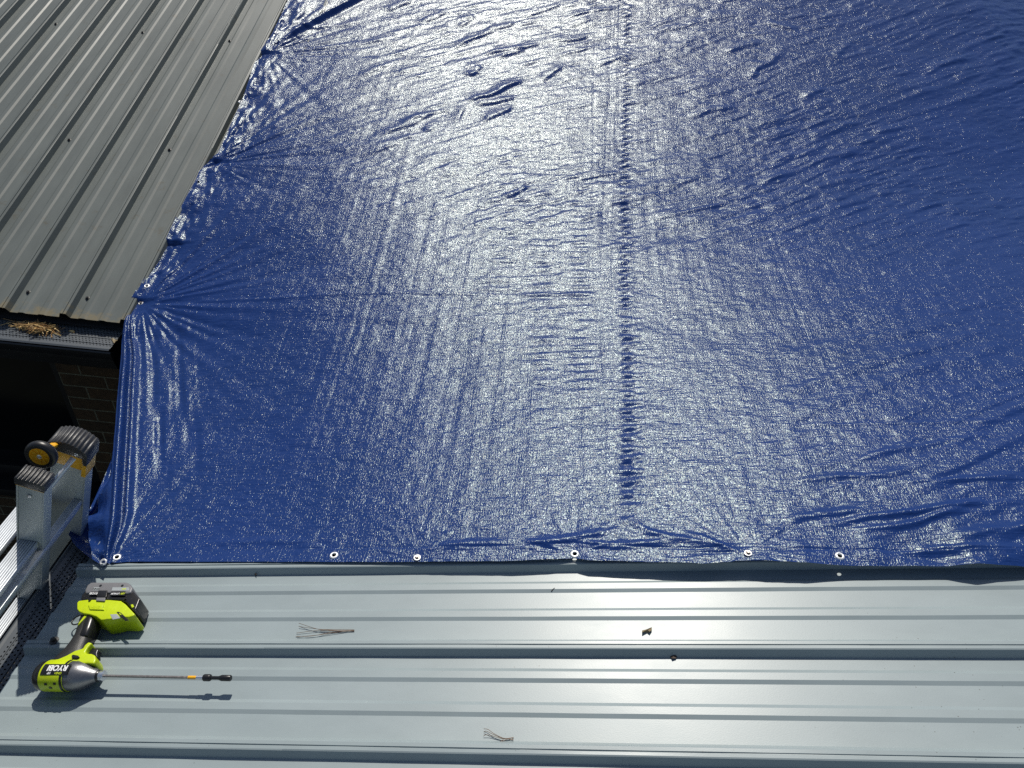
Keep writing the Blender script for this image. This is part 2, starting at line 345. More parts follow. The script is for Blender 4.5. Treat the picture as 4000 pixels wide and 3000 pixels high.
# ---------------------------------------------------------------- gutters with perforated guards
def gutter(label, cs, along, o, l0, l1, loc, parent_name='gutter'):
    """cs: list of (offset outwards, height)"""
    ob = empty(parent_name, loc); tag(ob, label, 'gutter'); out, up = cs
    return ob
def guard(parent, o, along, out, L0, L1, wdt, tilt):
    n = int((L1-L0)/.05); prof = [(0, 0), (.006, .003), (.012, 0), (.030, -.0006), (.031, -.0026), (.034, -.0026), (.035, -.0008), (.062, -.0012), (.063, -.0032), (.066, -.0032), (.067, -.0014), (.098, -.002), (.099, -.004), (.102, -.004), (.103, -.002), (wdt, -.004)]
    V = []; U = []
    for i in range(n+1):
        l = L0+(L1-L0)*i/n
        for t, h in prof:
            V.append(o+along*l-out*t+np.array([0, 0, h+tilt*t])); U.append((l, t))
    k = len(prof); F = [(i*k+j, i*k+j+1, (i+1)*k+j+1, (i+1)*k+j) for i in range(n) for j in range(k-1)]
    me = bpy.data.meshes.new('gutter_guard'); me.from_pydata([tuple(v) for v in V], [], F); uv = me.uv_layers.new(name='UVMap')
    for p in me.polygons:
        for li in p.loop_indices: uv.data[li].uv = U[me.loops[li].vertex_index]
    return link('gutter_guard', me, M_guard, parent)
def trough(parent, o, along, out, L0, L1, wdt):
    prof = [(.0, .0), (.004, .004), (.008, -.001), (.007, -.02), (-.006, -.05), (-.010, -.085), (-.03, -.095), (-wdt, -.095), (-wdt, -.0), (-wdt+.003, -.0), (-wdt+.003, -.091), (-.028, -.091), (-.006, -.08), (-.002, -.05), (.003, -.02), (-.002, -.004)]
    mb = MB(); n = len(prof); V = []
    for l in (L0, L1): V += [o+along*l+out*t+np.array([0, 0, h]) for t, h in prof]
    F = [(j, (j+1) % n, (j+1) % n+n, j+n) for j in range(n)]+[tuple(range(n)), tuple(range(2*n-1, n-1, -1))]
    return mb.add(V, F).build('trough', M_gutter, parent, smooth=40)
g1 = empty('gutter', (-4, YE-.06, ZE-.1)); tag(g1, 'black gutter with perforated guard holding pine straw, along the darker grey roof', 'gutter')
GY = YE-.11; GZ1 = ZE-.052
ex, ey, ez = np.eye(3)
guard(g1, np.array([0, GY, GZ1]), ex, -ey, -8, -1.50, .135, .10)
trough(g1, np.array([0, GY-.002, GZ1-.005]), ex, -ey, -8, -1.49, .13)
g2 = empty('gutter', (-1.2, 0, -1.7)); tag(g2, 'black gutter with perforated guard in shade beside the pale near roof, under the ladder', 'gutter')
GX = -1.195; GZ2 = -1.655
guard(g2, np.array([GX, 0, GZ2]), ey, -ex, -3, 2.0, .125, .02)
trough(g2, np.array([GX-.002, 0, GZ2-.004]), ey, -ex, -3, 2.0, .12)

# ---------------------------------------------------------------- tarpaulin
def vnoise(x, y, seed):
    xi = np.floor(x).astype(np.int64); yi = np.floor(y).astype(np.int64); fx = x-xi; fy = y-yi
    fx = fx*fx*fx*(fx*(fx*6-15)+10); fy = fy*fy*fy*(fy*(fy*6-15)+10)
    def hsh(a, b):
        h = (a*374761393+b*668265263+seed*1442695041) & 0xffffffff; h = ((h ^ (h >> 13))*1274126177) & 0xffffffff; return ((h ^ (h >> 16)) & 0xffff)/65535.*2-1
    return (hsh(xi, yi)*(1-fx)+hsh(xi+1, yi)*fx)*(1-fy)+(hsh(xi, yi+1)*(1-fx)+hsh(xi+1, yi+1)*fx)*fy
def sm(x, a, b):
    t = np.clip((x-a)/(b-a), 0, 1); return t*t*(3-2*t)
# left border of the tarp on the dark roof, then across the gap to the near roof corner
edge_px = [(477, 1325), (484, 1270), (493, 1223), (510, 1168), (590, 1045), (648, 934), (691, 837), (739, 746), (763, 707), (787, 645), (850, 600), (869, 560), (905, 480), (950, 380), (985, 270), (1008, 212), (1062, 132), (1125, 0)]
EP = [hL(x, y, .024) for x, y in edge_px]; EP.sort(key=lambda p: p[1])
CORN = hN(407, 2202, .024)
EY = np.array([CORN[1]]+[p[1] for p in EP]+[8.]); EX = np.array([CORN[0]]+[p[0] for p in EP]+[EP[-1][0]]); EZ = np.array([CORN[2]]+[p[2] for p in EP]+[EP[-1][2]+(8-EP[-1][1])*TL])
front_px = [(407, 2202, .024), (500, 2194, .024), (1000, 2194, .024), (1300, 2195, .026), (1630, 2194, .028), (2000, 2190, .032), (2245, 2180, .030), (2300, 2187, .034), (2600, 2196, .036), (2750, 2199, .040), (2910, 2190, .040), (3000, 2187, .048), (3150, 2195, .046), (3280, 2208, .034), (3500, 2214, .027), (3700, 2209, .032), (3820, 2199, .045), (3900, 2206, .036), (4000, 2212, .030), (4300, 2200, .03)]
FP = [hN(x, y, h) for x, y, h in front_px]
FX = np.array([p[0] for p in FP]+[4.4]); FY = np.array([p[1] for p in FP]+[FP[-1][1]]); FH = np.array([p[2] for p in front_px]+[.03])
def slopeA(Y): return np.interp(Y, [0, 1.2, 1.75, 2.2, 3.4, 4.5, 9], [0, .01, .10, .175, .275, .325, .33])
YS = np.linspace(0, 9, 1801); AS = np.cumsum(slopeA(YS))*(YS[1]-YS[0]); 
def Afun(Y): return ZN+.03+np.interp(Y, YS, AS)
def Bfun(Y): return TN-(TN-.03)*sm(Y, 1.2, 3.4)
SCREWS = {'L': [(551, 1185), (832, 636), (1041, 210)], 'F': [(1630, 2180), (2922, 2163)]}
EYELETS_L = [(574, 1118), (776, 722), (940, 398), (1080, 128)]; EYELETS_F = [(457, 2178), (1305, 2170), (2245, 2165), (3280, 2173)]
SCL = [hL(x, y, .024) for x, y in SCREWS['L']]+[hL(x, y, .024) for x, y in EYELETS_L[1:]]
SCF = [hN(x, y, .03) for x, y in SCREWS['F']]+[hN(2245, 2165, .03), CORN]
def tarp_z(X, Y, d):
    """height of the tarp over (X,Y); d = distance from its left border"""
    z = Afun(Y)+Bfun(Y)*X
    zl = np.interp(Y, EY, EZ)
    Lb = .95-.25*sm(Y, 1.1, 2.2)*0
    s = 1-(1-np.clip((d-.07*sm(Y, 2.1, 2.5))/Lb, 0, 1))**2.2
    z = zl*(1-s)+z*s
    # front border height
    zf = X*TN+ZN+np.interp(X, FX, FH)
    df = Y-np.interp(X, FX, FY)
    k = np.exp(-np.clip(df, 0, 9)/.10); z = z*(1-k)+zf*k
    return z
def surf(px, py):
    z = -1.2
    for _ in range(25):
        p = hZ(px, py, z); zn = float(tarp_z(np.array([[p[0]]]), np.array([[p[1]]]), np.array([[p[0]-np.interp(p[1], EY, EX)]]))[0, 0]); z = z*.4+zn*.6
    return hZ(px, py, z)
PLEATS = [(1832, 294, 1879, 266, .016), (1857, 396, 2028, 326, .022), (1873, 415, 2003, 389, .016), (1901, 468, 1990, 424, .016), (1597, 497, 1686, 446, .012), (1509, 528, 1635, 456, .012), (1914, 209, 2091, 177, .018), (1794, 171, 1927, 127, .018), (1914, 120, 2003, 95, .014), (1794, 101, 1851, 73, .012), (2116, 310, 2186, 266, .012), (1965, 222, 2034, 196, .012), (1522, 38, 1604, 9, .012), (2173, 165, 2287, 146, .012), (1673, 513, 1718, 481, .010), (1784, 478, 1806, 424, .010), (1933, 728, 2078, 709, .004), (1984, 772, 2047, 728, .012),
          (2712, 452, 2839, 422, .010), (3146, 377, 3218, 356, .012), (3628, 277, 3773, 232, .012), (3496, 398, 3887, 271, .006), (3480, 372, 3845, 250, .006), (3260, 223, 3320, 175, .008), (2250, 60, 2400, 30, .012), (2060, 60, 2180, 20, .012), (1660, 90, 1740, 50, .010), (2350, 250, 2450, 215, .010), (2480, 330, 2590, 300, .008), (2600, 120, 2720, 90, .010), (3000, 90, 3120, 60, .010), (2850, 200, 2960, 170, .010), (2930, 300, 3040, 210, .010), (1420, 300, 1530, 250, .008), (1460, 600, 1600, 530, .008)]
SEAM = []
def wrinkle(X, Y, d):
    if not SEAM:
        SEAM.extend([np.array([surf(px, py)[:2] for px, py in l_]) for l_ in (((2462, 2060), (2452, 1600), (2445, 1200), (2440, 700), (2446, 300), (2460, 0)), ((2300, 1900), (2290, 1500), (2280, 1200), (2275, 1000), (2270, 700)), ((3080, 1900), (3010, 1200), (2960, 600), (2950, 100)))])

    h = np.zeros_like(X); df = Y-np.interp(X, FX, FY)
    # radial gathers at the fixings
    rs = np.random.RandomState(3)
    for i, (p, amp, rad, n) in enumerate([(SCL[0], .0060, .34, 30), (SCL[1], .0075, .36, 24), (SCL[2], .010, .50, 20), (SCL[3], .004, .12, 14), (SCL[4], .004, .16, 14), (SCL[5], .006, .3, 16), (SCF[0], .0022, .09, 22), (SCF[1], .0030, .12, 24), (SCF[2], .0030, .10, 16), (SCF[3], .003, .30, 22)]):
        dx = X-p[0]; dy = Y-p[1]; r = np.sqrt(dx*dx+dy*dy)+1e-6; th = np.arctan2(dy, dx)
        f = sum(rs.uniform(.5, 1)*np.sin(th*q_+rs.uniform(0, 6.3)) for q_ in (n*.6//1, n, n*1.45//1, n*2.1//1))/2
        f = f+.6*vnoise(th*n*.5+50, r*4, 17+i)
        h += (amp*.62 if i < 6 else amp*.5)*f*np.exp(-(r/(rad*1.25))**1.2)*sm(r, .0, .10)*(1 if i > 5 else .35+.65*sm(dx, -.02, .08))*(1 if i in (0,) or i > 5 else .25+.75*sm(dy, -.08, .08))
    # one deep fold running from the upper screw to the top
    p0 = hL(1041, 212, .024); p1 = surf(1420, 0); dirv = (p1-p0)[:2]; Ln = np.linalg.norm(dirv); dirv = dirv/Ln
    a = (X-p0[0])*dirv[0]+(Y-p0[1])*dirv[1]; b = -(X-p0[0])*dirv[1]+(Y-p0[1])*dirv[0]+.012*vnoise(a*5, a*0, 9)
    h += .030*np.exp(-((b-.02)/.022)**2)*sm(a, 0, .25)*(1-sm(a, 1.3, 2.2))
    # slanting short wrinkles over the upper part (they rise to the right)
    c, s_ = math.cos(R(30)), math.sin(R(30)); A_ = X*c+Y*s_; B_ = -X*s_+Y*c
    wob = .05*vnoise(X*1.3, Y*1.3, 21)
    n1 = vnoise(A_*3.4, (B_+wob)*19, 31); n2 = vnoise(A_*7, (B_+wob)*38, 32)
    up = sm(Y, 2.1, 3.2)*sm(d, .2, .9)
    patch = .45+.75*np.clip(.5+1.1*vnoise(X*1.5, Y*1.5, 41), 0, 1)
    h += up*patch*(.0052*np.clip(n1-.05, 0, 1)**1.4+.0050*np.clip(n2, 0, 1)**1.2+.0018*vnoise(A_*14, (B_+wob)*70, 33))
    for (ax, ay, bx, by, am) in PLEATS:
        p = surf(ax, ay); q_ = surf(bx, by); dv = (q_-p)[:2]; Ln = np.linalg.norm(dv); dv /= Ln
        aa = (X-p[0])*dv[0]+(Y-p[1])*dv[1]; bb = -(X-p[0])*dv[1]+(Y-p[1])*dv[0]+.010*vnoise(aa*10, aa*0+ax, 5)
        t_ = np.clip(aa/Ln, 0, 1); ends = np.exp(-(np.clip(np.abs(aa-Ln/2)-Ln*.35, 0, 9)/(Ln*.22))**2)
        wd = .012; am = am*.55
        h += am*np.where(bb > 0, np.exp(-(bb/.034)**2), np.exp(-(bb/wd)**2))*ends
    # fine lengthwise lines (weave pulled tight) and mid-size crumple
    lowr = 1.0-.55*sm(Y, 2.7, 3.7)
    h += (.00042*vnoise(X*75+Y*.6, Y*.9, 51)*sm(Y, 1.3, 1.6)+.0007*vnoise(X*28, Y*1.1, 52))*lowr
    h += .0022*vnoise(X*5, Y*8, 61)*sm(Y, 1.3, 2)+.0009*vnoise(X*17, Y*26, 62)*sm(df, .05, .5)
    h += .0007*vnoise(X*50, Y*75, 63)
    # ladder of small puckers beside the lengthwise seam
    for (k_, off, wd, am, y0, y1, fr) in ((0, .0, .018, .0036, 1.10, 7, 23), (0, .030, .020, .0009, 1.10, 7, 33), (0, -.085, .005, -.0007, 1.3, 7, 0), (0, -.055, .004, .0006, 1.3, 7, 0), (1, -.01, .045, .0012, 1.5, 3.2, 26), (1, -.14, .05, .0013, 1.6, 3.3, 22), (1, -.30, .08, .0010, 1.9, 3.5, 20), (1, .047, .005, -.0006, 1.4, 6, 0), (2, 0, .03, .0012, 2.2, 7, 16)):
        sp = SEAM[k_]; xs = np.interp(Y, sp[:, 1], sp[:, 0])+off+.006*vnoise(Y*3, Y*0+k_*9, 71)
        env = np.exp(-((X-xs)/wd)**2)*sm(Y, y0, y0+.3)*(1-sm(Y, y1-.4, y1))
        if fr: h += am*np.sin(Y*fr*2*math.pi+2.6*vnoise(Y*7, Y*0, 72+k_)-9*(X-xs))*env*(.7+.5*np.abs(vnoise(Y*9, X*0, 73+k_)))
        else: h += am*env
    # packing creases across the sheet
    for (Yc, Xa, Xb) in ((2.235, -1.3, .45), (1.585, .7, 2.6), (1.36, 0.9, 2.4)):
        h += .0018*np.exp(-((Y-Yc-.01*vnoise(X*2, X*0, 81))/.006)**2)*sm(X, Xa, Xa+.2)*(1-sm(X, Xb-.3, Xb))
    # long shallow folds along the front border
    for (x0, y0, x1, y1, am, wd) in ((2020, 2120, 2420, 2062, .0065, .012), (2250, 2128, 2640, 2095, .006, .010), (2420, 2040, 2900, 2140, .004, .010), (1650, 2140, 2050, 2100, .0035, .012), (2700, 2080, 2890, 2145, .004, .007),
                                     (3220, 2050, 3960, 1945, .008, .010), (3350, 2065, 3850, 1985, .006, .009), (3050, 2020, 3500, 1965, .005, .012), (3080, 1880, 3600, 1830, .004, .010), (3550, 1900, 4050, 1840, .004, .009), (3700, 2085, 4150, 2030, .008, .016), (3500, 2140, 4000, 2130, .006, .012), (3300, 1800, 3900, 1690, .003, .010), (700, 2110, 1300, 2080, .0025, .012)):
        a0 = hN(x0, y0, .04); a1 = hN(x1, y1, .04); dv = (a1-a0)[:2]; Ln = np.linalg.norm(dv); dv /= Ln
        aa = (X-a0[0])*dv[0]+(Y-a0[1])*dv[1]; bb = -(X-a0[0])*dv[1]+(Y-a0[1])*dv[0]+.010*vnoise(aa*9, aa*0+x0, 6)
        h += am*np.exp(-(bb/wd)**2)*sm(aa, -.04, Ln*.35)*(1-sm(aa, Ln*.6, Ln+.04))
    c2, s2 = math.cos(R(24)), math.sin(R(24)); A2 = X*c2+Y*s2; B2 = -X*s2+Y*c2+.03*vnoise(X*2, Y*2, 33)
    h += sm(X, .45, 1.2)*(1-sm(Y, 1.7, 2.6))*sm(df, .02, .1)*(.0050*np.clip(vnoise(A2*2.5, B2*24, 34), 0, 1)**1.3+.0030*np.clip(vnoise(A2*6, B2*48, 35), 0, 1)**1.2)
    # billows of the free hem at the right
    h += .010*np.exp(-((X-.86)/.05)**2-(df/.05)**2)*0
    h += .0075*np.sin((X-.78)*21)*sm(X, .8, .95)*np.exp(-(df/.075)**2)*sm(df, -.01, .03)
    h += .0030*vnoise(X*14, df*20, 91)*np.exp(-(df/.12)**2)*sm(X, .1, .9)
    # hem seam 4 cm inside the borders
    h += -.0012*np.exp(-((df-.045)/.003)**2)*sm(X, -1, 0)
    # double roll along the free left border over the gap
    gap = sm(Y, 1.13, 1.30)*(1-sm(Y, 1.95, 2.2)); rw = .4+.6*gap
    h += (1-sm(Y, 2.0, 2.25))*(.017*np.exp(-((d-.018*rw)/(.009*rw+.002))**2)+.014*np.exp(-((d-.054*rw)/(.010*rw+.002))**2)-.012*np.exp(-((d-.036*rw)/(.006*rw+.002))**2))*sm(Y, 1.10, 1.2)
    # vertical crinkles just right of the roll
    h += .0042*vnoise(d*42, Y*5, 95)*np.exp(-((d-.16)/.12)**2)*sm(Y, 1.35, 1.6)*(1-sm(Y, 2.1, 2.3))
    # crumpled hem along the dark roof
    hem = np.exp(-(d/.11)**2)*sm(Y, 2.15, 2.4)
    h += hem*(.010*vnoise(d*22, Y*9, 96)+.005*vnoise(d*50, Y*30, 97))*sm(d, 0, .02)
    for (px, py, am, ln) in ((665, 942, .020, .22), (545, 1172, .016, .12), (835, 628, .012, .10), (1035, 205, .014, .10)):
        Yc = hL(px, py, .02)[1]; h += -am*np.exp(-(d/.085)**2)*(1-sm(Y, Yc-.006, Yc+.006))*sm(Y, Yc-ln, Yc)
    # top right: the sheet falls away past a crease
    c0 = hZ(3650, 0, -.62); c1 = hZ(4000, 430, -.95); dv = (c1-c0)[:2]; dv /= np.linalg.norm(dv); sd_ = -(X-c0[0])*dv[1]+(Y-c0[1])*dv[0]
    sd_ = sd_ if True else sd_
    h += -.16*.03*np.log1p(np.exp(np.clip(sd_/.03, -30, 30)))-.16*np.clip(sd_-.9, 0, 9)+.003*vnoise(X*20, Y*20, 99)*np.exp(-(sd_/.05)**2)
    return h
NXg, NYg = 1050, 1000
uu = np.linspace(0, 1, NXg)**1.12; vv = np.linspace(0, 1, NYg)**1.35
XR, YB = 4.3, 7.6
Ub, Vb = np.meshgrid(uu, vv)
Yg = EY[0]+Vb*(YB-EY[0]); XL = np.interp(Yg, EY, EX)
# soften the border polyline and follow it
Xg = XL+Ub*(XR-XL)
front = np.interp(Xg, FX, FY); Yg = front+(Yg-EY[0])*(YB-front)/(YB-EY[0])
XL2 = np.interp(Yg, EY, EX); Xg = XL2+Ub*(XR-XL2); dd = Xg-XL2
Zg = tarp_z(Xg, Yg, dd)+wrinkle(Xg, Yg, dd)
def tarp_at(x, y):
    X_ = np.array([[x]]); Y_ = np.array([[y]]); d_ = X_-np.interp(Y_, EY, EX); return float((tarp_z(X_, Y_, d_)+wrinkle(X_, Y_, d_))[0, 0])
co = np.stack([Xg, Yg, Zg], -1).reshape(-1, 3)
idx = np.arange(NXg*NYg).reshape(NYg, NXg)
quads = np.stack([idx[:-1, :-1], idx[:-1, 1:], idx[1:, 1:], idx[1:, :-1]], -1).reshape(-1, 4)
# cut the eyelet holes out of the cloth
HR = .0058
eyes = []
for (x, y) in EYELETS_L+EYELETS_F+SCREWS['L']+SCREWS['F']:
    isL = (x, y) in EYELETS_L+SCREWS['L']
    p = (hL if isL else hN)(x, y, .028); 
    for _ in range(3):
        zt = tarp_at(p[0], p[1]); p = hZ(x, y, zt)
    e_ = .004; nx = (tarp_at(p[0]+e_, p[1])-tarp_at(p[0]-e_, p[1]))/(2*e_); ny = (tarp_at(p[0], p[1]+e_)-tarp_at(p[0], p[1]-e_))/(2*e_)
    nn = np.array([-nx*.6, -ny*.6, 1]); eyes.append((p, nn/np.linalg.norm(nn), (x, y)))
cen = co[quads].mean(1); keep = np.ones(len(quads), bool)
for p, nn, k in eyes:
    keep &= ((cen[:, 0]-p[0])**2+(cen[:, 1]-p[1])**2) > HR**2
quads = quads[keep]
me = bpy.data.meshes.new('tarpaulin'); me.vertices.add(len(co)); me.vertices.foreach_set('co', co.ravel())
me.loops.add(quads.size); me.loops.foreach_set('vertex_index', quads.ravel().astype(np.int32))
me.polygons.add(len(quads)); me.polygons.foreach_set('loop_start', np.arange(0, quads.size, 4, dtype=np.int32)); me.polygons.foreach_set('loop_total', np.full(len(quads), 4, np.int32))
me.update(calc_edges=True); me.shade_smooth()
tarp = empty('tarpaulin', tuple(CORN)); tag(tarp, 'large shiny blue woven tarpaulin with metal eyelets, stretched over the roof', 'tarpaulin')
link('tarp_sheet', me, M_tarp, tarp)
# folded corner flap hanging past the eave
fl_top = [hN(440, 1800, .0)*1, hN(405, 2190, .02)]
ep = lambda y_: np.array([np.interp(y_, EY, EX), y_, np.interp(y_, EY, EZ)])
top = [ep(y_) for y_ in np.linspace(1.55, CORN[1], 25)]
ol = [(446, 1770), (400, 1880), (360, 1968), (340, 2008), (312, 2024), (292, 2040), (280, 2062), (268, 2086), (284, 2118), (305, 2142), (350, 2178), (385, 2200), (404, 2205)]
op = [hZ(x, y, -1.64+.050*(i/12)**2-.010*math.sin(i*1.7)*(1-i/12)) for i, (x, y) in enumerate(ol)]
ts = np.linspace(0, len(op)-1, 25); op = [np.array([np.interp(t, range(len(op)), [p[i] for p in op]) for i in range(3)]) for t in ts]
V = []; nf = 14
for i in range(25):
    for j in range(nf+1):
        t = j/nf; p = top[i]*(1-t)+op[i]*t
        p = p+np.array([0, 0, 1])*(-.022*math.sin(math.pi*t)+.016*math.sin(i*.9+t*5)*math.sin(math.pi*t)+.010*math.sin(i*2.3-t*9)*t*(1-t)*2)
        if j == 0: p = p+np.array([.006, 0, -.003])
        V.append(p)
mesh('corner_flap', V, [(i*(nf+1)+j, i*(nf+1)+j+1, (i+1)*(nf+1)+j+1, (i+1)*(nf+1)+j) for i in range(24) for j in range(nf)], M_tarp, tarp, smooth=True)
# eyelets
def eyelet(p, nn, r=.0108):
    a = np.cross(nn, [0, 1., 0]); a /= np.linalg.norm(a); b = np.cross(nn, a); n = 28
    prof = [(.0052, -.001), (.0054, .0016), (.0064, .0026), (.0080, .0027), (.0096, .0017), (r, .0004), (r, -.0012), (.0052, -.001)]
    V = [p+nn*(h+.0006)+(a*math.cos(2*math.pi*k/n)+b*math.sin(2*math.pi*k/n))*q_ for q_, h in prof for k in range(n)]
    F = [(i*n+k, i*n+(k+1) % n, (i+1)*n+(k+1) % n, (i+1)*n+k) for i in range(len(prof)-1) for k in range(n)]
    return mesh('eyelet', V, F, M_eyelet, tarp, smooth=True)
for p, nn, k in eyes:
    eyelet(p, nn, .0088 if k in SCREWS['L']+SCREWS['F'] else .0112)
    if k in SCREWS['L']+SCREWS['F']: hexscrew(tarp, p+nn*.001, nn, s=.9, m1=M_steel)
pc = hN(405, 2197, .030); eyelet(pc, np.array([-.1, -.45, .9])/np.linalg.norm([-.1, -.45, .9]), .0090)

# ---------------------------------------------------------------- ladder
lad = empty('ladder', (-1.25, 1.0, GZ)); tag(lad, 'aluminium ladder with ribbed treads, black feet and a yellow wheel, leaning at the eave', 'ladder')
LD = np.array([.345, 0, 1.]); LD /= np.linalg.norm(LD); LS = np.array([LD[2], 0, -LD[0]])     # along the rails, across the rails
def rail(Y0, Y1, pl, wdt, top_t, bot_z, name='rail'):
    """box-section rail with a recessed web; pl = point on its left edge line"""
    pl = np.array(pl); bt = (bot_z-pl[2])/LD[2]; c = pl+LS*wdt/2; c[1] = (Y0+Y1)/2; mid = c+LD*(top_t+bt)/2; hl = (top_t-bt)/2; hy = (Y1-Y0)/2
    mb = MB(); f = .0035
    mb.box(mid-ey*(hy-f/2)+ey*.0015, LS*(wdt/2-.004), ey*f/2, LD*hl)               # web facing the viewer
    mb.box(mid+LS*(wdt/2-f/2), LS*f/2, ey*hy, LD*(hl-.0002)); mb.box(mid-LS*(wdt/2-f/2), LS*f/2, ey*hy, LD*(hl-.0002))
    return mb.build(name, M_alu, lad, bevel=.0007), c
YO = 1.24; YI = 1.07
pO = hY(197, 1812, YO); pI = hY(62, 1900, YI)
_, cO = rail(YO, YO+.036, pO, .087, .038, GZ+.1)
_, cI = rail(YI, YI+.033, pI, .0615, .012, GZ+.4)
tO = cO+LD*.030; tI = cI+LD*.014
# outer foot: yellow bracket and ridged, rounded black shoe
def arc(w_, h0, sag, n=13):
    return [(w_*(-1+2*i/(n-1)), h0+sag*(1-(-1+2*i/(n-1))**2)) for i in range(n)]
yb = MB()
yb.prism([(-.047, -.012), (-.047, .050), (.047, .050), (.047, -.012)], LS, LD, tO-ey*.0, ey, -.020, -.0245+.002)
yb.prism([(.036, -.030), (.036, .052), (.047, .052), (.047, -.030)], LS, LD, tO, ey, -.027, .022)
yb.prism([(-.047, -.012), (-.047, .052), (-.040, .052), (-.040, -.012)], LS, LD, tO, ey, -.030, .024)
yb.build('foot_bracket', M_yel, lad, bevel=.0012)
sh = MB()
pr = [(-.049, .044)]
N_ = 30
for i in range(N_+1):
    x = -.049+.098*i/N_; base = .058+.022*(1-(x/.049)**2)
    pr.append((x, base+(.0028 if i % 3 else -.001)))
pr += [(.049, .044), (.049, .018), (.040, .018), (.037, .042)]
pr += [(-.030, .042), (-.037, .030), (-.046, .030)]
sh.prism(pr, LS, LD, tO, ey, -.030, .030)
shoe = sh.build('rubber_foot', M_rubber, lad, bevel=.0004, seg=1)
# inner foot
pr = [(-.033, -.002)]
for i in range(25):
    x = -.033+.066*i/24; pr.append((x, .020+(.0026 if (i//1) % 3 else -.0015)+.003*(1-(x/.033)**2)))
pr.append((.033, -.002))
MB().prism(pr, LS, LD, tI, ey, -.020, .022).build('rubber_foot', M_rubber, lad, bevel=.0004, seg=1)
MB().box(tI-LD*.004, LS*.0308, ey*.0177, LD*.002).build('foot_collar', M_yel, lad)
# rivet screws on the rails
def disc(p, n, r, t, mt, name, parent, ns=16):
    n = np.array(n, float); a = np.cross(n, [0, 0, 1.]); a /= np.linalg.norm(a); b = np.cross(n, a)
    return MB().lathe([(0, r), (t*.7, r), (t, r*.75)], np.array(p), n, a, b, ns).build(name, mt, parent, smooth=40)
pv = hY(114, 1938, YI-.001); disc(pv, -ey, .0048, .0015, M_zinc, 'rivet', lad)
# brace
b0 = hY(297, 1776, YO-.012); b1 = hY(196, 1902, YO-.085); bd = b1-b0; b2 = b0+bd*1.7
br = MB().tube([b0+bd*.10, b0+bd*.2, b0+bd*.45, b2], [(.0105, .003), (.0085, .005), (.0062, .0062), (.0062, .0062)], 12)
br.lathe([(0, .0125), (.002, .0125)], b0+ey*.004, -ey, LS, LD, 18)
brace = br.build('brace', M_tread, lad, smooth=40)
disc(b0+ey*.001, -ey, .0055, .003, M_zinc, 'rivet', brace)
# treads
def tread(pt, y0, y1, wdt, name='rung'):
    pt = np.array(pt); tl_ = np.array([1, 0, -.10]); tl_ /= np.linalg.norm(tl_); tu = np.array([.10, 0, 1]); tu /= np.linalg.norm(tu)
    n = 8; prof = []
    for i in range(n):
        x0 = -wdt/2+wdt*i/n; s = wdt/n
        prof += [(x0+.08*s, .0), (x0+.15*s, .0022), (x0+.72*s, .0022), (x0+.80*s, .0)]
    prof = [(-wdt/2, -.004)]+prof+[(wdt/2, -.004), (wdt/2, -.010), (wdt*.30, -.013), (wdt*.22, -.026), (-wdt*.22, -.026), (-wdt*.30, -.013), (-wdt/2, -.010)]
    o_ = pt.copy(); o_[1] = 0
    return MB().prism(prof, tl_, tu, o_, ey, y0, y1).build(name, M_tread, lad, bevel=.0003, seg=1)
tread(hY(112, 2114, YI), .47, YI, .047)
tread(hY(98, 2342, YI), .47, YI, .047)
tread(hY(36, 2062, 1.12), .44, YO, .046)
tread(hY(306, 1956, YO-.004)-np.array([.004, 0, 0]), .44, YO, .022)
for dz in (.28, .56, .84, 1.12, 1.4, 1.68, 1.96, 2.24):
    tread(hY(98, 2342, YI)-LD*dz, .47, YI, .047)
# the ladder's other pair of rails, just outside the frame
rail(.46, .493, pI, .0615, .012, GZ+.4); rail(.42, .456, pO, .087, .038, GZ+.1)
# wheel on the bracket
wc = hY(162, 1776, 1.15); WS = 1.0; wa = M3 @ np.array([.004, .457, -.885]); wa /= np.linalg.norm(wa); wu = np.cross(wa, [0, 0, 1.]); wu /= np.linalg.norm(wu); wv = np.cross(wa, wu)
wh = empty('wheel', tuple(Vector(wc)-Vector(lad.location))); wh.parent = lad
wa_, wu_, wv_ = wa*1., wu*1., wv*1.; wa = wa*WS; wu = wu*WS; wv = wv*WS
ty = []
for i in range(15):
    a_ = -math.pi/2+math.pi*i/14*1; ty.append((.0105*math.sin(a_), .0290+.0075*math.cos(a_)))
tyv = [(-.0105, .0235)]+ty+[(.0105, .0235)]
n = 40; V = [wc+wa*t+(wu*math.cos(2*math.pi*k/n)+wv*math.sin(2*math.pi*k/n))*r for t, r in tyv for k in range(n)]
F = [(i*n+k, i*n+(k+1) % n, ((i+1) % len(tyv))*n+(k+1) % n, ((i+1) % len(tyv))*n+k) for i in range(len(tyv)) for k in range(n)]
mb = MB().add(V, F); mb.build('tyre', M_tyre, wh, smooth=60)
rm = MB().lathe([(-.006, .0245), (.0065, .0245), (.0085, .0235), (.0085, .0222), (.0042, .0205), (.0042, .008), (.0085, .0075), (.0085, .001)], wc, wa, wu, wv, 36)
for k in range(9):
    a_ = 2*math.pi*k/9; dr = wu*math.cos(a_)+wv*math.sin(a_); tt = np.cross(wa, dr); rm.box(wc+dr*.0145+wa*.0052, dr*.0068, tt*.0011, wa*.0016)
rm.build('rim', M_yel, wh, smooth=35)
MB().lathe([(.0084, .0052), (.0098, .0052), (.0102, .0042)], wc, wa, wu, wv, 16).build('hub', M_zinc, wh, smooth=40)
MB().tube([wc-wa*.004, wc-wa*.035], .0045, 12).build('axle', M_zinc, wh)
wa, wu, wv = wa_, wu_, wv_
ab = tO+LD*.028-LS*.043
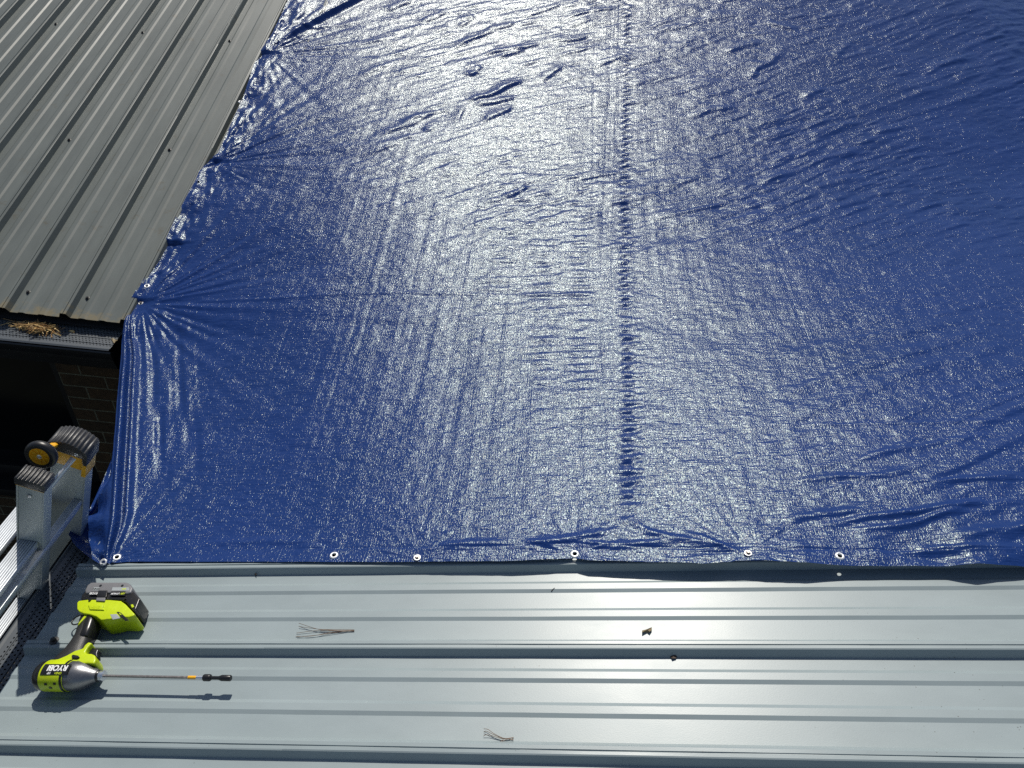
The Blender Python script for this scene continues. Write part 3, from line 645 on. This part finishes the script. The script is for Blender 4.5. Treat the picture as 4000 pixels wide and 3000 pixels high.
MB().tube([wc-wa*.030, (wc-wa*.030)*.3+ab*.7, ab+ey*.0], [(.012, .006), (.014, .008), (.020, .010)], 8).build('wheel_arm', M_yel, lad, bevel=.001)

# ---------------------------------------------------------------- impact driver lying on the near roof
H0 = .036
du, dv_, _ = nuv(hN(250, 2640, H0))
drv = empty('impact_driver', tuple(P(du, dv_, 0))); tag(drv, 'lime and black cordless impact driver with a long bit, lying on the pale metal roof', 'power tool')
def q(px, py, h=H0): a, b, _ = nuv(hN(px, py, h)); return a, b
v_ax = q(400, 2640)[1]; uN = q(398, 2640)[0]; uR = q(150, 2640)[0]; O0 = P(0, v_ax, H0)
RM = .0335
def seg(name, prof, mt, n=36): return MB().lathe([(t, r) for t, r in prof], O0, NU, NW, NV, n).build(name, mt, drv, smooth=40)
Lb = uN-uR
nose = .38
u1 = uR+Lb*.53
seg('rear_cap', [(uR, .016), (uR+.002, .024), (uR+.010, .0305), (uR+.020, .0325), (uR+.026, .0328)], M_blk)
seg('motor_housing', [(uR+.0225, .0315), (uR+.0255, RM), (u1-.004, RM+.0006), (u1, RM-.0005), (u1+.001, .031)], M_lime)
seg('housing_band', [(u1-.006, RM), (u1-.0055, RM+.0012), (u1-.001, RM+.0012), (u1-.0005, RM-.001)], M_blk)
seg('nose_cone', [(u1-.002, .0312), (u1+.001, .0325), (u1+.018, .0318), (u1+.032, .0285), (u1+.046, .0215), (u1+.058, .0150), (u1+.063, .0132), (u1+.064, .0122)], M_cast)
seg('nose_ring', [(u1+.062, .0128), (u1+.068, .0122), (u1+.069, .0112)], M_blk)
uC = u1+.067
seg('collar', [(uC, .0105), (uC+.002, .0112), (uC+.011, .0112), (uC+.0125, .0095), (uC+.0125, .006)], M_zinc)
uB0 = uC+.010; uB1 = q(902, 2650)[0]
# the bit sags a hair towards its tip
def bpt(u): return P(u, v_ax+(q(902, 2649)[1]-v_ax)*(u-uB0)/(uB1-uB0), H0)
uB1 = max(uB1, uB0+.20)
def bl(u0, u1_, r, name, mt, n=12, parent=None, sharp=40):
    pts = [bpt(u0), bpt(u1_)]
    return MB().tube(pts, r, n).build(name, mt, parent or drv, smooth=sharp, bevel=0)
Lbt = uB1-uB0
bl(uB0, uB0+Lbt*.93, .0033, 'bit', M_steel, 6, sharp=20)
bl(uB0+Lbt*.67, uB0+Lbt*.735, .0037, 'bit_band', M_yel, 12)
bl(uB0+Lbt*.735, uB0+Lbt*.795, .0045, 'bit_sleeve', M_zinc, 16)
MB().tube([bpt(uB0+Lbt*t) for t in (.785, .792, .80, .835, .842, .848)], [.005, .0072, .0076, .0076, .0070, .0048], 16).build('bit_holder', M_blk, drv, smooth=40)
MB().tube([bpt(uB0+Lbt*t) for t in (.845, .905, .915, .93, .995, 1.0)], [.0038, .0038, .0050, .0066, .0066, .0056], 16).build('nut_driver', M_blk, drv, smooth=40)
# grip: lofted oval from the motor to the battery shoe
def loft(name, secs, mt, n=20, parent=None, power=1.0):
    V = []
    pts = [np.array(q(px, py)) for px, py, a, b in secs]
    for i, (px, py, a, b) in enumerate(secs):
        t = pts[min(i+1, len(pts)-1)]-pts[max(i-1, 0)]; t /= np.linalg.norm(t); nrm = np.array([t[1], -t[0]])
        for k in range(n):
            c_, s_ = math.cos(2*math.pi*k/n), math.sin(2*math.pi*k/n); c_ = math.copysign(abs(c_)**power, c_); s_ = math.copysign(abs(s_)**power, s_)
            p2 = pts[i]+nrm*a*c_; V.append(P(p2[0], p2[1], H0+b*s_))
    F = [(i*n+k, i*n+(k+1) % n, (i+1)*n+(k+1) % n, (i+1)*n+k) for i in range(len(secs)-1) for k in range(n)]+[tuple(range(n)), tuple(range(len(secs)*n-1, len(secs)*n-n-1, -1))]
    return MB().add(V, F).build(name, mt, parent or drv, smooth=50)
grip = loft('grip', [(262, 2606, .046, .022), (282, 2575, .036, .0225), (300, 2545, .027, .022), (318, 2512, .0225, .021), (332, 2482, .0205, .0205), (343, 2452, .0215, .0205), (351, 2430, .0225, .021), (360, 2408, .0240, .022), (368, 2390, .026, .0225)], M_grip, power=.8)
loft('grip_pad', [(330, 2508, .004, .018), (338, 2500, .012, .0232), (352, 2472, .0140, .0232), (360, 2445, .0150, .0236), (366, 2422, .0130, .0236), (368, 2412, .004, .018)], M_blk, parent=grip, power=.7)
# lime front strap, trigger guard and rear strap
def slab(name, pix, h0, h1, mt, bev=.003, parent=None, hp=None):
    if hp is None: hp = h1 if h0 > H0+.02 else .05
    uv = [q(x, y, hp) for x, y in pix]; return MB().prism([(a, b) for a, b in uv], NU, NV, NO, NW, h0, h1).build(name, mt, parent or drv, bevel=bev, seg=3)
slab('trigger_guard', [(196, 2588), (235, 2582), (268, 2568), (300, 2550), (330, 2541), (338, 2528), (352, 2516), (366, 2520), (352, 2535), (340, 2553), (344, 2561), (364, 2562), (378, 2568), (382, 2585), (374, 2602), (350, 2600), (300, 2605), (250, 2612), (200, 2612)], H0-.018, H0+.0235, M_lime, .004)
slab('trigger', [(345, 2536), (360, 2526), (374, 2527), (382, 2532), (376, 2545), (378, 2562), (350, 2558), (342, 2550)], H0-.009, H0+.010, M_blk, .003)
slab('direction_switch', [(278, 2562), (284, 2556), (305, 2560), (310, 2566), (300, 2571), (282, 2570)], H0+.0225, H0+.0275, M_blk, .0015)
slab('rear_strap', [(309, 2452), (313, 2440), (335, 2412), (350, 2408), (352, 2414), (340, 2420), (322, 2438)], H0-.015, H0+.0225, M_lime, .003)
base = slab('battery_shoe', [(311, 2368), (318, 2360), (352, 2356), (440, 2357), (482, 2361), (500, 2374), (536, 2412), (530, 2420), (512, 2425), (470, 2424), (440, 2432), (405, 2436), (386, 2422), (362, 2414), (336, 2410), (318, 2402), (311, 2392)], H0-.030, H0+.0285, M_lime, .005)
slab('shoe_rib', [(344, 2362), (404, 2362), (400, 2374), (406, 2382), (350, 2380)], H0+.0275, H0+.0315, M_lime, .0012, base)
slab('gauge_panel', [(455, 2390), (462, 2389), (472, 2393), (503, 2422), (488, 2424), (474, 2412)], H0+.0278, H0+.0300, M_blk, .0008, base)
slab('gauge_light', [(463, 2394), (470, 2396), (476, 2402), (468, 2401)], H0+.0295, H0+.0306, M_lime, .0003, base)
slab('warning_sticker', [(430, 2400), (456, 2398), (470, 2414), (440, 2420)], H0+.0280, H0+.0292, M_silver, .0003, base)
bat = slab('battery', [(325, 2352), (330, 2336), (345, 2318), (352, 2308), (500, 2306), (528, 2322), (556, 2350), (540, 2392), (530, 2398), (502, 2366), (480, 2356), (330, 2358)], H0-.028, H0+.0275, M_blk, .005)
sh_ = slab('battery_shell', [(343, 2322), (352, 2302), (368, 2290), (505, 2290), (520, 2298), (530, 2312), (522, 2332), (505, 2336), (480, 2332), (345, 2334)], H0-.031, H0+.0310, M_gry, .0045, bat)
for i in range(4):
    slab('shoe_slot', [(519+i*5, 2379+i*6), (525+i*5, 2374+i*6), (533+i*5-3, 2386+i*6-3), (527+i*5-3, 2391+i*6-3)], H0+.0268, H0+.0284, M_blk, .0005, bat)
slab('latch', [(378, 2332), (384, 2306), (420, 2306), (414, 2332)], H0+.0295, H0+.0335, M_blk, .001, bat)
slab('latch_button', [(374, 2346), (378, 2333), (412, 2333), (408, 2348)], H0+.0270, H0+.0320, M_gry, .001, bat)
slab('release_tab', [(510, 2362), (519, 2360), (524, 2370), (515, 2374)], H0+.0270, H0+.0290, M_lime, .0006, bat)
for x, y in ((393, 2288), (478, 2288), (486, 2338), (350, 2343)):
    a_, b_ = q(x, y, H0+.031); MB().lathe([(H0+.0305-.002, .0032), (H0+.0318, .0032)], P(a_, b_, 0), NW, NU, NV, 14).build('shell_screw', M_blk, bat)
slab('sticker', [(362, 2306), (368, 2294), (389, 2294), (384, 2306)], H0+.0306, H0+.0316, M_silver, 0, bat)
slab('sticker', [(348, 2324), (354, 2311), (383, 2311), (378, 2324)], H0+.0306, H0+.0316, M_blk, 0, bat)
slab('sticker', [(436, 2307), (440, 2294), (503, 2294), (506, 2307)], H0+.0306, H0+.0316, M_silver, 0, bat)
slab('sticker', [(430, 2326), (434, 2310), (490, 2310), (488, 2326)], H0+.0306, H0+.0316, M_blk, 0, bat)
# lanyard loop
a0 = np.array(q(322, 2402)); pts = []
for i in range(19):
    t = i/18; an = 2*math.pi*t*.92+.3
    c2 = np.array(q(300, 2408)); pts.append(P(c2[0]+.0175*math.cos(an), c2[1]+.0135*math.sin(an)-.002, H0-.004-.010*math.sin(math.pi*t)))
MB().tube(pts, .0017, 8).build('lanyard', M_blk, drv, smooth=60)
sk = q(316, 2416); MB().lathe([(-.004, .004), (.004, .004)], P(sk[0], sk[1], H0-.004), NU, NV, NW, 12).build('lanyard_knot', M_blk, drv, bevel=.001)

# printed marks
def text_mesh(s, size, ext=.0, bold=0.):
    cu = bpy.data.curves.new('t', 'FONT'); cu.body = s; cu.size = size; cu.align_x = 'CENTER'; cu.align_y = 'CENTER'; cu.extrude = ext; cu.offset = bold; cu.resolution_u = 4
    ob = bpy.data.objects.new('t', cu); C.objects.link(ob); dg = bpy.context.evaluated_depsgraph_get(); dg.update()
    tm = bpy.data.meshes.new_from_object(ob.evaluated_get(dg)); bpy.data.objects.remove(ob); bpy.data.curves.remove(cu); return tm
def flat_text(s, size, px, py, h, mt, parent, name='lettering', sx=1.0, slant=0.):
    tm = text_mesh(s, size, .0002, size*.02); c2 = q(px, py, h)
    for v in tm.vertices:
        x = (v.co.x+slant*v.co.y)*sx; y = v.co.y; v.co = Vector(P(c2[0]-x, c2[1]-y, h+v.co.z))
    return link(name, tm, mt, parent)
housing = [o for o in drv.children if o.name.startswith('motor_housing')][0]
def wrap(V, uc, phi0, r):      # (x,y) on the unrolled cylinder; x runs towards -u, y towards -v
    out = []
    for x, y, z in V:
        ph = phi0-y/r; rr = r+z; out.append(tuple(P(uc-x, v_ax+math.sin(ph)*rr, H0+math.cos(ph)*rr)))
    return out
uc = q(224, 2612, H0+.03)[0]; PH = R(-6)
gx = np.linspace(-.0325, .0325, 14); gy = np.linspace(-.0115, .0135, 12)
def plate(name, gx, gy, r, mt, parent):
    V = [(x, y, 0) for x in gx for y in gy]; ny = len(gy); F = [(i*ny+j, i*ny+j+1, (i+1)*ny+j+1, (i+1)*ny+j) for i in range(len(gx)-1) for j in range(ny-1)]
    return mesh(name, wrap(V, uc, PH, r), F, mt, parent, smooth=True)
lbl = plate('name_plate', gx, gy, RM+.0012, M_blk, housing)
tm = text_mesh('RYOBI', .0178, .0002, .0006)
W_ = wrap([(v.co.x*.95, v.co.y-.0020, v.co.z) for v in tm.vertices], uc+.0035, PH, RM+.0017)
for v, c_ in zip(tm.vertices, W_): v.co = c_
link('lettering', tm, M_white, lbl)
for s_, x_, mt in (('ONE+', -.010, M_limeprint), ('HP', .012, M_white)):
    tm = text_mesh(s_, .0065, .0002, .0002); W_ = wrap([(v.co.x+x_*-1*-1, v.co.y+.0098*1, v.co.z) for v in tm.vertices], uc, PH, RM+.0017)
    for v, c_ in zip(tm.vertices, W_): v.co = c_
    link('lettering', tm, mt, lbl)
for (x, dph) in ((.50, -62), (.62, -78), (.78, -60)):      # cooling slots
    uu_ = uR+Lb*x*.5+.006; ph = R(dph); c_ = P(uu_, v_ax+math.sin(ph)*RM, H0+math.cos(ph)*RM); nrm = NV*math.sin(ph)+NW*math.cos(ph); tg_ = NV*math.cos(ph)-NW*math.sin(ph)
    MB().box(c_+nrm*.0004, NU*.0032, tg_*.0026, nrm*.0006).build('vent_slot', M_blk, housing)
flat_text('RYOBI', .0085, 366, 2317.5, H0+.0318, M_white, bat, sx=.9)
flat_text('ONE+', .0065, 375, 2300, H0+.0318, M_blk, bat)
flat_text('18V', .0078, 480, 2318, H0+.0318, M_limeprint, bat, slant=.2)
flat_text('LITHIUM', .0068, 451, 2318.5, H0+.0318, M_white, bat, sx=.85, slant=.2)
flat_text('4Ah', .0072, 484, 2300.5, H0+.0318, M_limeprint, bat)
flat_text('ONE+', .0090, 374, 2371, H0+.0317, M_lime, base)

# ---------------------------------------------------------------- debris
rnd = random.Random(4)
def needles(name, label, pix, base_px, mt, r=.0007):
    ob = empty(name, tuple(hN(*base_px, .002))); tag(ob, label, 'pine needles')
    for pl in pix:
        pts = [hN(x, y, h_) for x, y, h_ in pl]; P_ = []
        for i in range(len(pts)-1):
            for t in (0, .25, .5, .75):
                p0 = pts[max(i-1, 0)]; p1 = pts[i]; p2 = pts[i+1]; p3 = pts[min(i+2, len(pts)-1)]
                P_.append(.5*((2*p1)+(-p0+p2)*t+(2*p0-5*p1+4*p2-p3)*t*t+(-p0+3*p1-3*p2+p3)*t**3))
        P_.append(pts[-1]); MB().tube(P_, r, 6).build('needle', mt, ob, smooth=60)
    return ob
needles('pine_needles', 'longer bundle of dry pine needles spread flat on the pale roof, right of the driver', [
    [(1384, 2462, .003), (1330, 2465, .004), (1260, 2461, .006), (1215, 2450, .007), (1167, 2434, .006)],
    [(1384, 2462, .003), (1320, 2463, .004), (1240, 2457, .005), (1167, 2447, .004)],
    [(1384, 2464, .003), (1320, 2464, .004), (1240, 2463, .004), (1158, 2473, .003)],
    [(1384, 2466, .002), (1300, 2469, .003), (1220, 2484, .004), (1155, 2486, .002)],
    [(1380, 2462, .003), (1300, 2472, .004), (1230, 2482, .004), (1160, 2487, .003)],
    [(1384, 2460, .003), (1330, 2459, .004), (1250, 2459, .003)]], (1300, 2465), M_needle, .00055)
needles('pine_needles', 'short curled bundle of dry pine needles near the bottom rib of the pale roof', [
    [(2006, 2880, .002), (1970, 2884, .004), (1930, 2866, .007), (1908, 2850, .007), (1890, 2847, .005)],
    [(2006, 2882, .002), (1965, 2884, .004), (1925, 2868, .006), (1900, 2856, .006), (1890, 2860, .003)],
    [(2004, 2888, .002), (1955, 2884, .004), (1915, 2872, .005), (1895, 2871, .005), (1889, 2876, .003)],
    [(2000, 2882, .002), (1975, 2890, .003), (1945, 2905, .004), (1926, 2924, .001)],
    [(2006, 2890, .002), (1972, 2886, .003), (1950, 2900, .005), (1928, 2918, .003)]], (1960, 2882), M_needle, .00055)
def chip(name, label, pix, mt, h=.003, cat='leaf'):
    c_ = hN(*pix[0], .001); n = len(pix); V = [hN(x, y, .0008+h*(i % 3)) for i, (x, y) in enumerate(pix)]; V2 = [np.array(v)+NW*.0012 for v in V]
    ct = sum(V2)/n+NW*h*.9; cb = sum(V)/n-0*NW
    o = mesh(name, V+V2+[ct, cb], [(i, (i+1) % n, n+(i+1) % n, n+i) for i in range(n)]+[(n+i, n+(i+1) % n, 2*n) for i in range(n)]+[((i+1) % n, i, 2*n+1) for i in range(n)], mt); tag(o, label, cat); return o
chip('dry_leaf', 'curled tan dry leaf scrap on the pale roof just above a tall rib', [(2508, 2464), (2520, 2461), (2534, 2456), (2546, 2451), (2546, 2462), (2538, 2468), (2532, 2472), (2518, 2469), (2508, 2471)], M_leaf, .003)
chip('dry_leaf', 'small dark brown leaf scrap on the pale roof just below a tall rib', [(2616, 2562), (2626, 2560), (2640, 2560), (2646, 2564), (2640, 2573), (2626, 2573), (2618, 2568)], M_leafd, .002)
chip('debris_speck', 'tiny black speck on the pale roof close below the tarp edge', [(994, 2242), (1001, 2240), (1002, 2246), (996, 2249)], M_leafd, .003, 'debris')
chip('twig_scrap', 'tiny thin twig scrap on the pale roof under the tarp eyelet', [(2152, 2310), (2158, 2303), (2167, 2296), (2163, 2303), (2156, 2309)], M_leafd, .002, 'debris')
# pine straw lying on the far gutter guard
V = []; F = []
pile = [MB(), MB()]
for i in range(230):
    px = rnd.gauss(135, 38); py = 1277+(px-135)*.12+rnd.gauss(0, 7)
    px = min(max(px, 45), 238); zc = GZ1+.006+max(0, rnd.gauss(.010, .007))*math.exp(-((px-140)/60)**2)
    c_ = hZ(px, py, zc); an = rnd.gauss(0, .6) if rnd.random() < .7 else rnd.uniform(0, 3.1); ln = rnd.uniform(.012, .045); dr = np.array([math.cos(an), math.sin(an)*.8, rnd.gauss(0, .15)]); sg = np.array([0, 0, rnd.uniform(-.004, .006)]); sd2 = np.array([-math.sin(an), math.cos(an), 0])*rnd.uniform(-.006, .006)
    pile[i % 2].tube([c_-dr*ln, c_+sg+sd2, c_+dr*ln], [rnd.uniform(.0007, .0019)]*3, 5)
for i in range(34):
    px = rnd.gauss(150, 38); py = 1279+(px-135)*.12+rnd.gauss(0, 6); c_ = hZ(px, py, GZ1+.012+rnd.random()*.006); a_ = np.array([rnd.gauss(0, 1), rnd.gauss(0, 1), rnd.gauss(0, .4)]); a_ /= np.linalg.norm(a_); b_ = np.cross(a_, [0, 0, 1]); b_ /= np.linalg.norm(b_)
    pile[0].box(c_, a_*rnd.uniform(.004, .010), b_*rnd.uniform(.002, .004), np.cross(a_, b_)*.0005)
ps = pile[0].build('pine_straw', M_straw); tag(ps, 'clump of tan pine straw and leaf litter on the gutter guard', 'pine straw', kind='stuff')
pile[1].build('brown_straw', M_straw2, ps)
for (name, label, pts_, zz) in (('leaf_scrap', 'single tan leaf flake on the gutter guard right of the pine straw', [(268, 1293), (280, 1290), (292, 1293), (290, 1299), (276, 1298)], 0), ('leaf_scrap', 'dark broken leaf scraps on the gutter guard against the tarp', [(433, 1325), (442, 1321), (450, 1327), (461, 1330), (452, 1334), (446, 1342), (440, 1333)], 0)):
    V = [hZ(x, y, GZ1+.006+.003*(i % 2)) for i, (x, y) in enumerate(pts_)]; n = len(V); V2 = [v+np.array([0, 0, .0015]) for v in V]
    o = mesh(name, V+V2, [tuple(range(n))[::-1], tuple(range(n, 2*n))]+[(i, (i+1) % n, n+(i+1) % n, n+i) for i in range(n)], M_straw if 'single' in label else M_leaf); tag(o, label, 'leaf')
